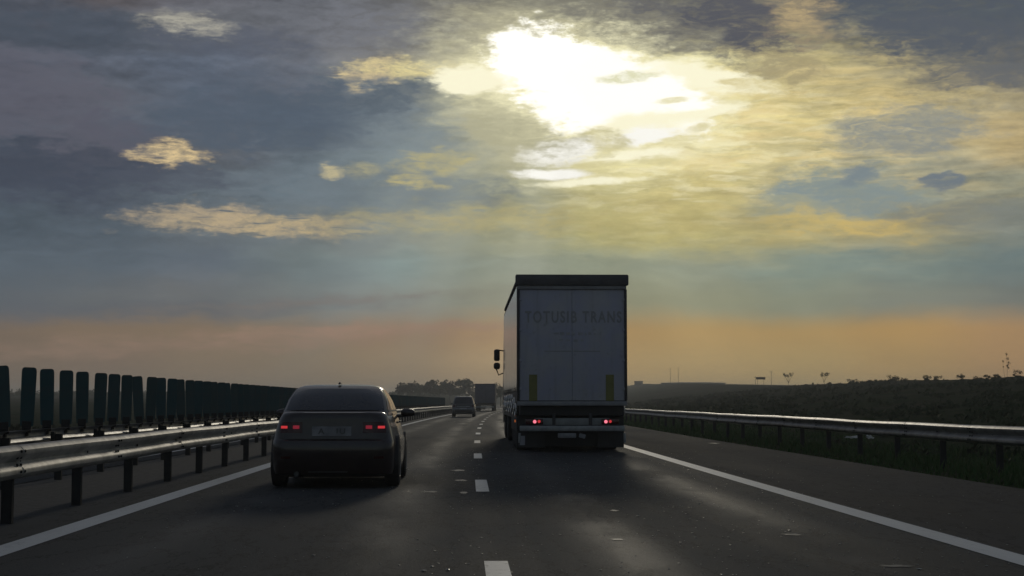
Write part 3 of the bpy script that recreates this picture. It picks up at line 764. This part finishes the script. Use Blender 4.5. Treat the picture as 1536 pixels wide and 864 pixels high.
# --- the articulated lorry in the right lane
def grimy_panel():
    m = bpy.data.materials.new('grimy_rear_panel'); m.use_nodes = True; nt = m.node_tree; S.nt = nt; b = nt.nodes['Principled BSDF']
    tc = nt.nodes.new('ShaderNodeTexCoord'); v = S(tc.outputs['Object']); x, y, z = split(v)
    n = noise(v, 1.3, 6, 0.6); st = noise(combine(x * 7.0, 0.0, z * 0.5), 1.0, 6, 0.65); sp = noise(v, 9.0, 6, 0.7)
    c = mixc(sstep(n, .35, .65), (.50, .50, .53), (.44, .45, .56))
    c = mixc(sstep(st, .48, .78) * 0.3, c, (.26, .25, .24))
    c = mixc(sstep(sp, .56, .70) * 0.35, c, (.24, .23, .22))
    nt.links.new(c.s, b.inputs['Base Color']); b.inputs['Roughness'].default_value = .6; return m
M_panel = grimy_panel()
M_curtain = mat('white_curtain', (0.72, 0.70, 0.64), 0.35, var=0.08, vscale=1.2, bump=0.12, bscale=2.0, coat=1.0)
M_cap = mat('dark_roof_edge', (0.085, 0.085, 0.09), 0.6, var=0.2)
M_frame = mat('dark_frame', (0.05, 0.05, 0.054), 0.55, var=0.3)
M_header = mat('grey_header', (0.30, 0.30, 0.31), 0.5, var=0.15)
M_bumper = mat('grey_underrun_bar', (0.33, 0.34, 0.34), 0.45, 0.2, var=0.25, vscale=4)
M_chassis = mat('black_chassis', (0.035, 0.035, 0.034), 0.7)
M_olive = mat('olive_marker', (0.22, 0.21, 0.06), 0.5, var=0.15)
M_lett = mat('faded_grey_lettering', (0.335, 0.335, 0.35), 0.6, vscale=0.8, color2=(0.355, 0.355, 0.37))
M_white = mat('white_graphic', (0.80, 0.78, 0.72), 0.35, coat=1.0)
def lorry():
    T = empty('semi_trailer_truck', (2.235, 37.4, 0), R(0.27))
    tag(T, 'tall semi trailer truck with faded lettering on its grey rear, in the right lane', 'truck')
    # box with slightly rounded long edges, curtain sides
    w = 1.255; prof = [(-w, 1.16), (-w, 3.86), (-w + .03, 3.93), (-w + .10, 3.96), (w - .10, 3.96), (w - .03, 3.93), (w, 3.86), (w, 1.16)]
    body = MB().prism(prof, 0.09, 13.6).build('trailer_box', M_frame, T)
    for sd in (1, -1):
        # tarpaulin hanging in soft vertical waves between the posts
        vs = []; fs = []; ny = 60
        for i in range(ny + 1):
            y = .18 + 13.3 * i / ny; bul = .010 * math.sin(i * 1.57) + .006
            for z in (1.42, 1.5, 2.6, 3.72, 3.80): vs.append((sd * (w + .006 + bul * (1 if 1.45 < z < 3.75 else .4)), y, z))
        for i in range(ny):
            for j in range(4): a = i * 5 + j; fs.append((a, a + 1, a + 6, a + 5))
        c = MB().add(vs, fs).build('side_curtain', M_curtain, T, smooth='all')
        b = MB()
        for i in range(14): b.box((sd * (w + .024), .6 + i * .98, 1.44), (.012, .05, .10), .003)
        b.build('strap_buckles', M_steelrim, c)
    # rear frame
    cap = MB().box((0, .05, 3.945), (2.60, .22, .25), .03); cap.box((0, 6.8, 4.02), (2.50, 13.4, .10), .03)
    cap.build('roof_edge', M_cap, T, smooth=True)
    MB().box((0, .04, 3.775), (2.50, .10, .085), .01).build('header_bar', M_header, T, smooth=True)
    for sd in (1, -1): MB().box((sd * 1.235, .05, 2.46), (.055, .10, 2.55), .008).build('corner_post', M_frame, T, smooth=True)
    for sd in (1, -1):
        d = MB().box((sd * .603, .06, 2.455), (1.200, .05, 2.545), .006)
        door = d.build('rear_door', M_panel, T, smooth=True)
        for z in (1.45, 2.1, 2.8, 3.5): MB().box((sd * 1.185, .022, z), (.055, .03, .055), .006).build('hinge', M_panel, door)
        st = MB().box((sd * .88 - .015, .029, 1.475), (.185, .012, .60), .003).build('marker_strip', M_olive, door)
        crease = MB().box((sd * .33, .034, 2.31), (.62, .004, .022), .001).build('crease_strip', M_lett, door)  # thin darker strip added to stand for the crease across the doors
    text_mesh('TOTUSIB TRANS', 'lettering', M_lett, 2.22, .27, T, (.03, .030, 3.10), (R(90), 0, 0), .0025)
    # two short lines of worn small print under the name
    sp = MB(); rg = random.Random(2)
    x = -.42
    while x < .62:
        l = rg.uniform(.04, .12); sp.box((x + l / 2, .0335, 2.71 + rg.uniform(-.01, .01)), (l, .004, rg.uniform(.04, .09)), .001); x += l + rg.uniform(.02, .08)
    x = -.30
    while x < .30:
        l = rg.uniform(.04, .10); sp.box((x + l / 2, .0335, 2.56 + rg.uniform(-.01, .01)), (l, .004, rg.uniform(.03, .06)), .001); x += l + rg.uniform(.03, .08)
    sp.build('worn_print', mat('ghost_print', (0.42, 0.42, 0.45), 0.6), T)
    MB().box((0, .05, 1.115), (2.52, .12, .10), .012).build('rear_sill', M_header, T, smooth=True)
    MB().box((0, .6, .95), (2.40, .9, .24), .02).build('underframe', M_chassis, T)
    ch = MB()
    for sd in (1, -1): ch.box((sd * .55, 6.6, .95), (.14, 12.6, .34), .01)
    ch.build('chassis_rails', M_chassis, T)
    # lamp board with lights, under-run bar, plate and flaps
    lb = MB().box((0, .10, .70), (1.72, .05, .16), .01).build('lamp_board', mat('grey_lamp_board', (0.26, 0.27, 0.265), .5, var=.2), T, smooth=True)
    for sd in (1, -1):
        t = MB().box((sd * .87, .055, .70), (.40, .06, .13), .015).build('tail_light', M_redlens, T, smooth=True)
        c = -.86 if sd < 0 else .77
        MB().lathe([(0, .040), (-.012, .036), (-.016, .0)], (c, .024, .70), 'Y', 14).build('lamp', M_redglow, t, smooth=True)
        MB().lathe([(0, .034), (-.012, .03), (-.016, .0)], (c + .10, .024, .705), 'Y', 14).build('lamp', M_redlamp, t, smooth=True)
    MB().box((0, .06, .545), (2.40, .10, .125), .02).build('underrun_bar', M_bumper, T, smooth=True)
    ub = MB()
    for x in (-.42, .42): ub.box((x, .06, .72), (.07, .05, .34), .008)
    ub.build('bar_brackets', M_frame, T)
    pl = MB().box((-.12, .05, .385), (.42, .02, .11), .02).build('number_plate', M_plate, T, smooth=True)
    MB().box((.23, .05, .375), (.15, .02, .10), .02, Matrix.Rotation(R(16), 4, 'Y')).build('bent_plate', M_plate, T, smooth=True)
    MB().box((-1.14, .10, .27), (.115, .02, .21), .004).build('reflector_plate', mat('white_reflector', (.33, .33, .36), .4), T)
    for sd in (1, -1):
        MB().box((sd * .92, .55, .46), (.62, .02, .72), .004).build('mudflap', M_black, T)
        MB().tube([(sd * 1.20, .08, .44), (sd * 1.21, .08, .22)], .028, 10).build('bar_end', M_bumper, T, smooth=True)
    MB().box((-1.275, 1.2, .70), (.03, .09, .06), .008).build('side_marker', M_amber, T)
    MB().box((0, .66, .50), (2.2, .02, .74), .004).build('shade_panel', M_chassis, T)  # black sheet added in place of the shade and axles under the trailer
    for y in (2.3, 3.6, 4.9):
        for sd in (1, -1): truck_wheel(sd * 1.03, y, .50, T, .38)
    # side skirt with the looping white graphic
    for sd in (1, -1):
        sk = MB().box((sd * 1.235, 7.2, 1.04), (.04, 12.6, .56), .008).build('side_skirt', M_frame, T)
        g = MB(); rg = random.Random(4)
        for i in range(13):
            y = 1.1 + i * .96; z = 1.06 + (.10 if i % 2 else -.04); a, b = rg.uniform(.30, .46), rg.uniform(.13, .19)
            if i < 2: z -= .05
            pts = [(sd * 1.262, y + a * math.cos(t), z + b * math.sin(t)) for t in np.linspace(0.4, 2 * math.pi - rg.uniform(0, 1.2), 18)]
            g.tube(pts, .027, 6)
        g.build('looping_graphic', M_white, sk, smooth=True)
        if sd < 0:
            MB().box((-1.24, 2.9, .62), (.03, 4.6, .30), .006).build('side_guard', M_chassis, T)
    # tractor unit
    cab = MB().loft([[( -1.22, y, z0), (1.22, y, z0), (1.24, y, z0 + .6), (1.22, y, z1 - .15), (1.05, y, z1), (-1.05, y, z1), (-1.22, y, z1 - .15), (-1.24, y, z0 + .6)] for y, z0, z1 in ((14.1, .9, 3.6), (14.6, .8, 3.75), (15.6, .6, 3.6), (16.1, .5, 2.9), (16.35, .5, 2.2))])
    cab.build('cab', mat('dark_cab_paint', (.06, .06, .065), .35, coat=.5), T, smooth=True)
    for y in (15.5, 11.9):
        for sd in (1, -1): truck_wheel(sd * 1.02, y, .51, T, .34)
    for sd in (1, -1):
        m = MB().box((sd * 1.44, 15.6, 2.66), (.19, .14, .38), .05); m.box((sd * 1.44, 15.6, 2.31), (.21, .16, .22), .07)
        m.tube([(sd * 1.2, 15.7, 2.8), (sd * 1.45, 15.62, 2.84)], .02); m.tube([(sd * 1.2, 15.7, 2.1), (sd * 1.38, 15.64, 2.02), (sd * 1.46, 15.6, 2.22)], .02)
        m.build('wing_mirror', M_black, T, smooth=True)
    return T
lorry()

# --- the box truck far ahead
M_box = mat('slate_box', (0.13, 0.13, 0.16), 0.55, var=0.12)
def box_truck():
    y0 = 205; T = empty('box_truck', (1.30, y0, 0), heading(y0))
    tag(T, 'distant slate grey box truck ahead of the small hatchback in the left lane', 'truck')
    w = 1.25
    MB().prism([(-w, 1.02), (-w, 3.36), (-w + .05, 3.41), (w - .05, 3.41), (w, 3.36), (w, 1.02)], 0, 6.4).build('cargo_box', M_box, T)
    for sd in (1, -1): MB().box((sd * .6, -.012, 2.2), (1.16, .03, 2.2), .01).build('rear_door', M_box, T, smooth=True)
    MB().box((0, -.02, 3.39), (2.5, .06, .08), .01).build('roof_edge', M_cap, T)
    MB().box((0, 3.2, .85), (2.1, 6.2, .34), .02).build('chassis', M_chassis, T)
    MB().box((0, .02, .52), (2.2, .1, .14), .02).build('bumper', M_bumper, T, smooth=True)
    MB().box((0, .0, .80), (2.3, .06, .2), .01).build('lamp_board', M_black, T)
    for sd in (1, -1): MB().box((sd * .95, -.04, .8), (.3, .04, .12), .01).build('tail_light', M_redlens, T)
    for y in (1.5, 7.6):
        for sd in (1, -1): truck_wheel(sd * .98, y, .48, T, .36)
    MB().box((0, 7.5, 1.75), (2.3, 1.9, 2.1), .2).build('cab', M_box, T, smooth=True)
box_truck()

# ------------------------------------------------------------------ vegetation
def foliage_mat(name, a, b):
    m = bpy.data.materials.new(name); m.use_nodes = True; nt = m.node_tree; S.nt = nt; p = nt.nodes['Principled BSDF']
    tc = nt.nodes.new('ShaderNodeTexCoord'); n = noise(S(tc.outputs['Object']), 1.7, 5, 0.65)
    nt.links.new(mixc(sstep(n, .35, .65), a, b).s, p.inputs['Base Color']); p.inputs['Roughness'].default_value = .75; p.inputs['Specular IOR Level'].default_value = .05
    return m
M_leaf = foliage_mat('dark_leaves', (.032, .052, .024), (.066, .086, .040))
M_leaf2 = foliage_mat('olive_leaves', (.040, .046, .022), (.060, .058, .032))
M_grass = foliage_mat('verge_grass_blades', (.055, .115, .036), (.085, .120, .046))
M_bark = mat('bark', (.035, .028, .022), .9, var=.3, bump=.4, bscale=20)

def leaves(mb, c, rad, n, size, rg, flat=0.8):
    """leaf-sized quads through a clump's volume"""
    for _ in range(n):
        while True:
            d = Vector((rg.uniform(-1, 1), rg.uniform(-1, 1), rg.uniform(-1, 1)))
            if d.length < 1: break
        p = Vector(c) + Vector((d.x * rad, d.y * rad, d.z * rad * flat))
        a = Vector((rg.gauss(0, 1), rg.gauss(0, 1), rg.gauss(0, 1))).normalized(); b = a.orthogonal().normalized()
        s = size * rg.uniform(.6, 1.3)
        mb.add([p - a * s, p - b * s * .5, p + a * s, p + b * s * .5], [(0, 1, 2, 3)])
def tree(name, x, y, z, h, cr, label, cat, seed, m=None, clumps=12, group=None, bare=False, nleaf=70, leaf=.16, fork=5):
    rg = random.Random(seed); root = empty(name, (x, y, z)); tag(root, label, cat, group)
    tr = MB(); cw = MB(); k = max(.02, h * .02)
    top = h * (.45 if not bare else .3)
    tr.tube([(0, 0, -.3), (rg.uniform(-.05, .05) * h, 0, top * .5), (rg.uniform(-.06, .06) * h, 0, top)], k, 7, k * .6)
    for i in range(fork):
        a = 2 * math.pi * i / fork + rg.uniform(-.4, .4); L = rg.uniform(.55, 1.0)
        e = Vector((math.cos(a) * cr * L * .8, math.sin(a) * cr * L * .8, h * rg.uniform(.7, .98)))
        s = Vector((0, 0, top * rg.uniform(.7, 1)))
        mid = s.lerp(e, .5) + Vector((0, 0, h * .05))
        tr.tube([s, mid, e], k * .5, 5, k * .15)
        if bare:
            for _ in range(4):
                q = mid.lerp(e, rg.random()); tr.tube([q, q + Vector((rg.uniform(-.3, .3) * cr, rg.uniform(-.3, .3) * cr, h * rg.uniform(.08, .22)))], k * .28, 4, k * .08)
                leaves(cw, q + Vector((0, 0, h * .12)), cr * .16, nleaf // 8, leaf, rg)
        else: leaves(cw, e, cr * rg.uniform(.3, .45), nleaf // 2, leaf, rg)
    if not bare:
        for i in range(clumps):
            a = rg.uniform(0, 6.28); rr = cr * math.sqrt(rg.random()) * .85; zz = h * ((.42 if h > 2.5 else .12) + (.5 if h > 2.5 else .72) * rg.random() * (1 - .5 * rr / cr))
            leaves(cw, (math.cos(a) * rr, math.sin(a) * rr, zz), cr * rg.uniform(.22, .42), nleaf, leaf, rg)
    tr.build('trunk' if h > 2.5 else 'stems', M_bark, root, smooth='all', fix=False)
    cw.build('crown' if h > 2.5 else 'foliage', m or M_leaf, root, fix=False)
    return root

# verge grass and scrub: nobody could count it
def grass():
    rg = RNG; N = 26000; vs = np.zeros((N, 5, 3)); 
    y = 14 + 130 * rg.random(N) ** 1.5; o = 7.2 + 6.5 * rg.random(N) ** .8
    clump = np.array([vnoise(a * .7, b * .4) for a, b in zip(o, y)])
    x = np.array([cx(t) for t in y]) + o; z = np.array([gz(a, b) for a, b in zip(o, y)])
    h = (.10 + .16 * rg.random(N)) * (1 + .45 * np.clip(clump, -1, 1.5)) * np.clip((o - 6.7) / 1.6, .25, 1); h = np.maximum(h, .03)
    a = rg.random(N) * 6.28; w = .010 + .012 * rg.random(N) + y * 1.1e-4; lean = rg.normal(size=(N, 2)) * .35
    for k, (s, t) in enumerate([(-1, 0), (1, 0), (.8, .55), (-.8, .55), (0, 1)]):
        vs[:, k, 0] = x + np.cos(a) * w * s + lean[:, 0] * h * t ** 1.6; vs[:, k, 1] = y + np.sin(a) * w * s + lean[:, 1] * h * t ** 1.6; vs[:, k, 2] = z + h * t - .01
    fs = [];
    for i in range(N): b = 5 * i; fs += [(b, b + 1, b + 2, b + 3), (b + 3, b + 2, b + 4)]
    me = bpy.data.meshes.new('verge_grass'); me.from_pydata(vs.reshape(-1, 3).tolist(), [], fs); me.materials.append(M_grass)
    ob = bpy.data.objects.new('verge_grass', me); COL.objects.link(ob); tag(ob, 'short dark grass growing along the verge behind the right guardrail', 'grass', kind='stuff')
grass()
def scrub(name, offs, ys, n, label, seed, m, hmin, hmax, right=True):
    rg = random.Random(seed); mb = MB()
    for _ in range(n):
        y = ys[0] + (ys[1] - ys[0]) * rg.random() ** 1.4; o = rg.uniform(*offs)
        if vnoise(o * .12, y * .06) < -.25 and rg.random() < .8: continue
        h = rg.uniform(hmin, hmax) * (.5 if 44 < o < 70 else 1) * (1 + .5 * max(0, vnoise(o * .2 + 5, y * .1))); z = gz(o, y)
        for _ in range(rg.randint(2, 4)):
            leaves(mb, (cx(y) + o + rg.gauss(0, h * .7), y + rg.gauss(0, h * .7), z + h * rg.uniform(.2, .6)), h * rg.uniform(.35, .6), 9, .06 + .0006 * y + h * .08, rg, .8)
    tag(mb.build(name, m, fix=False), label, 'scrub', kind='stuff')
scrub('scrub', (12, 60), (24, 330), 2600, 'low dark scrub covering the rising bank on the right', 21, M_leaf, .16, .46)
scrub('scrub', (-30, -20), (40, 330), 260, 'low dark scrub along the far side of the opposite carriageway', 22, M_leaf2, .12, .3)

def at(px_, y):
    """sideways position seen at that bearing, y metres ahead"""
    return (px_ - 712) * y / 2450
def ridge_spot(px_):
    for y in np.arange(150, 1400, 2.0):
        if (cx(y) + 57) / y * 2450 + 712 < px_: break
    x = cx(y) + 57; return x, float(y), gz(57, y)
# bushes and little trees on the right skyline
spots = [(1185, 2.6, 1.5, 'twin-stemmed bare shrub on the ridge just right of the dark signboard', True), (1238, 2.4, 1.5, 'bare wind-bent shrub on the ridge, second to the right of the signboard', True),
         (1283, 1.1, 1.2, 'low hump-shaped bush on the ridge between the bare shrubs and the bushy row', False), (1345, 1.2, 1.3, 'spreading low bush on the ridge, leftmost of the right-hand row', False),
         (1362, 1.1, 1.0, 'small round bush on the ridge beside the spreading low one', False), (1398, 1.3, .9, 'dense bush with a notched top, middle of the ridge row', False),
         (1412, 1.5, .9, 'pointed bush on the ridge just left of the tall round one', False), (1449, 2.1, .95, 'tallest round-headed bush on the ridge, on a visible stem', False),
         (1472, 1.0, 1.2, 'flat bush on the ridge just right of the round-headed one', False), (1488, 1.3, .9, 'ragged bush on the ridge left of the thin sapling', False),
         (1502, 1.1, .8, 'little bush at the foot of the thin sapling on the ridge', False), (1534, 2.0, 1.1, 'dark bush on the ridge cut by the right edge of the photo', False)]
for i, (p, h, cr, lab, bare) in enumerate(spots):
    x, y, z = ridge_spot(p)
    s = y / 230
    tree('bare_shrub' if bare else 'bush', x, y, z - (.1 if bare else .3), h * s * .72, cr * s * .72, lab, 'shrub' if bare else 'bush', 100 + i, M_leaf, 9, 'bushes along the right ridge', bare, 60, .10 * s, 5)
# the thin sapling with a few tufts
x, y, z = ridge_spot(1519)
sp = empty('sapling', (x, y, z)); tag(sp, 'thin tall sapling with a few dark tufts near the right edge of the ridge', 'sapling')
st = MB(); lf = MB(); rg = random.Random(9)
st.tube([(0, 0, -.2), (.05, 0, 1.2), (.0, 0, 2.7)], .018, 5, .006); st.tube([(-.2, 0, -.2), (-.35, 0, .9), (-.42, 0, 1.8)], .014, 5, .005); st.tube([(.03, 0, 1.0), (.2, 0, 1.6), (.22, 0, 2.0)], .012, 5, .005)
for (a, b, r) in [(0, 2.7, .12), (.10, 2.2, .17), (.24, 1.68, .16), (.05, 1.4, .12), (.13, 1.18, .12), (-.42, 1.9, .11), (-.38, 1.3, .06)]: leaves(lf, (a, 0, b), r, 26, .07, rg, 1.2)
st.build('stem', M_bark, sp, fix=False); lf.build('foliage', M_leaf, sp, fix=False)

# far trees on the left beyond the slats, and behind the trucks
for i, (p, y, h, cr, lab) in enumerate([(612, 330, 4.6, 2.4, 'flat-topped pale tree farthest left behind the slat row, right of the sedan'), (632, 340, 4.4, 1.5, 'low tree next to the flat-topped one beyond the slats'), (645, 320, 5.0, 1.3, 'narrow little tree between the flat-topped tree and the wide clump'),
                                       (660, 330, 4.8, 1.9, 'bushy tree left of the widest far tree above the median rail'), (676, 340, 5.0, 2.2, 'wide low tree beyond the median, touching the highest far tree'), (694, 335, 6.4, 2.3, 'highest far tree with a pointed top, just left of the box truck'),
                                       (708, 350, 4.4, 1.3, 'small far tree half hidden by the box truck left edge'), (751, 420, 5.6, 2.2, 'far tree in the gap between the box truck and the trailer truck')]):
    k = 1.65 if p < 740 else 1.0; y *= k; h *= k; cr *= k
    x = at(p, y); o = x - cx(y); z = gz(o, y) if abs(o) > 1 else 0
    tree('far_tree', x, y, z, max(2.6, h - z), cr, lab, 'tree', 300 + i, M_leaf if i % 2 else M_leaf2, 16, 'far trees beyond the median', False, 90, .22 * k)
scrub('hedge', (-330, -40), (560, 840), 900, 'far hazy hedge line closing the view beyond the left slats', 31, M_leaf, .9, 2.0)

# ------------------------------------------------------------------ far structures on the ridge
M_wall = mat('grey_render', (.16, .15, .14), .8); M_roof = mat('dark_roof', (.05, .045, .045), .7); M_pale = mat('pale_sheet_roof', (.65, .64, .6), .15)
x, y, z = at(958, 940), 940, gz(at(958, 940) - cx(940), 940)
b = empty('hut', (x, y, z)); tag(b, 'small square hut on the skyline just right of the trailer truck', 'building')
MB().box((0, 0, 1.3), (4.4, 4, 3.2)).build('wall', M_wall, b); MB().box((0, 0, 3.05), (5.0, 4.6, .35), .05).build('roof', M_roof, b); MB().box((.6, -2.02, 1.3), (1.0, .06, 1.1)).build('window', M_glass, b)
x, y = at(1040, 800), 800; z = gz(x - cx(800), 800)
b = empty('long_shed', (x, y, z)); tag(b, 'long low shed with a pale roof along the skyline left of the signboard', 'building')
MB().box((0, 0, -.1), (31, 6, 1.2)).build('wall', M_wall, b); MB().prism([(-16, .5), (-16, .7), (-7, .95), (7, .95), (16, .7), (16, .5)], -3.4, 3.4).build('roof', M_pale, b)
x, y = at(1142, 420), 420; z = gz(x - cx(y), y)
b = empty('signboard', (x, y, z)); tag(b, 'dark flat signboard on thin posts above the skyline, right of centre', 'sign')
zz = 1.15 + (603 - 567.5) * y / 2450 - z
MB().box((0, 0, zz), (2.4, .12, .62), .02).build('panel', M_roof, b)
for sd in (1, -1): MB().tube([(sd * .8, .1, -.3), (sd * .8, .1, zz)], .035, 6).build('post', M_steelrim, b)
for p, y, top, lab in [(1006, 700, 552, 'thin utility pole on the skyline above the left end of the pale shed'), (1018, 760, 551, 'faint utility pole just right of the first skyline pole'), (1134, 560, 564, 'short pole on the ridge just left of the signboard'), (1158, 560, 556, 'thin pole on the ridge just right of the signboard')]:
    x = at(p, y); z = gz(x - cx(y), y); h = 1.15 + (603 - top) * y / 2450 - z
    r = empty('utility_pole', (x, y, z)); tag(r, lab, 'pole', 'poles on the skyline')
    MB().tube([(0, 0, -.5), (0, 0, h)], .09, 8, .05).build('shaft', M_steelrim, r); MB().box((0, 0, h - .5), (1.1, .09, .09), .01).build('crossarm', M_steelrim, r)
# litter under the right rail
M_litter = mat('white_litter', (.75, .74, .70), .5)
for p, q, s, lab in [(1281, 660, .14, 'white scrap of litter in the grass under the right guardrail, larger piece'), (1306, 660, .06, 'small white scrap of litter right of the larger piece under the guardrail')]:
    d = 38.0; x = at(p, d); z = gz(x - cx(d), d); rg = random.Random(p); vs = []
    z = max(z, 1.15 - (q - 603) * d / 2450)
    for j in range(2):
        for i in range(9): a = 6.28 * i / 9; r = s * rg.uniform(.7, 1.15); vs.append((math.cos(a) * r * 1.6, math.sin(a) * r, .02 + .09 * rg.random() + j * .012))
    n = 9; o = MB().add(vs, [tuple(range(n))[::-1], tuple(range(n, 2 * n))] + [(i, (i + 1) % n, (i + 1) % n + n, i + n) for i in range(n)]).build('litter_scrap', M_litter)
    o.location = (x, d, z); tag(o, lab, 'litter', 'litter under the right guardrail')

# ------------------------------------------------------------------ evening haze: one even box of air round everything
hz = MB().box((50, 1300, 9.5), (2100, 2800, 22.4)).build('haze', None)
tag(hz, kind='stuff'); tag(hz, 'thin grey evening haze lying over the plain and the far trees', 'haze')
hm = bpy.data.materials.new('haze_air'); hm.use_nodes = True; nt = hm.node_tree; nt.nodes.clear()
pv = nt.nodes.new('ShaderNodeVolumePrincipled'); pv.inputs['Color'].default_value = (.97, .98, .98, 1); pv.inputs['Density'].default_value = 0.0006; pv.inputs['Anisotropy'].default_value = 0.45
ho = nt.nodes.new('ShaderNodeOutputMaterial'); nt.links.new(pv.outputs[0], ho.inputs['Volume']); hz.data.materials.append(hm)
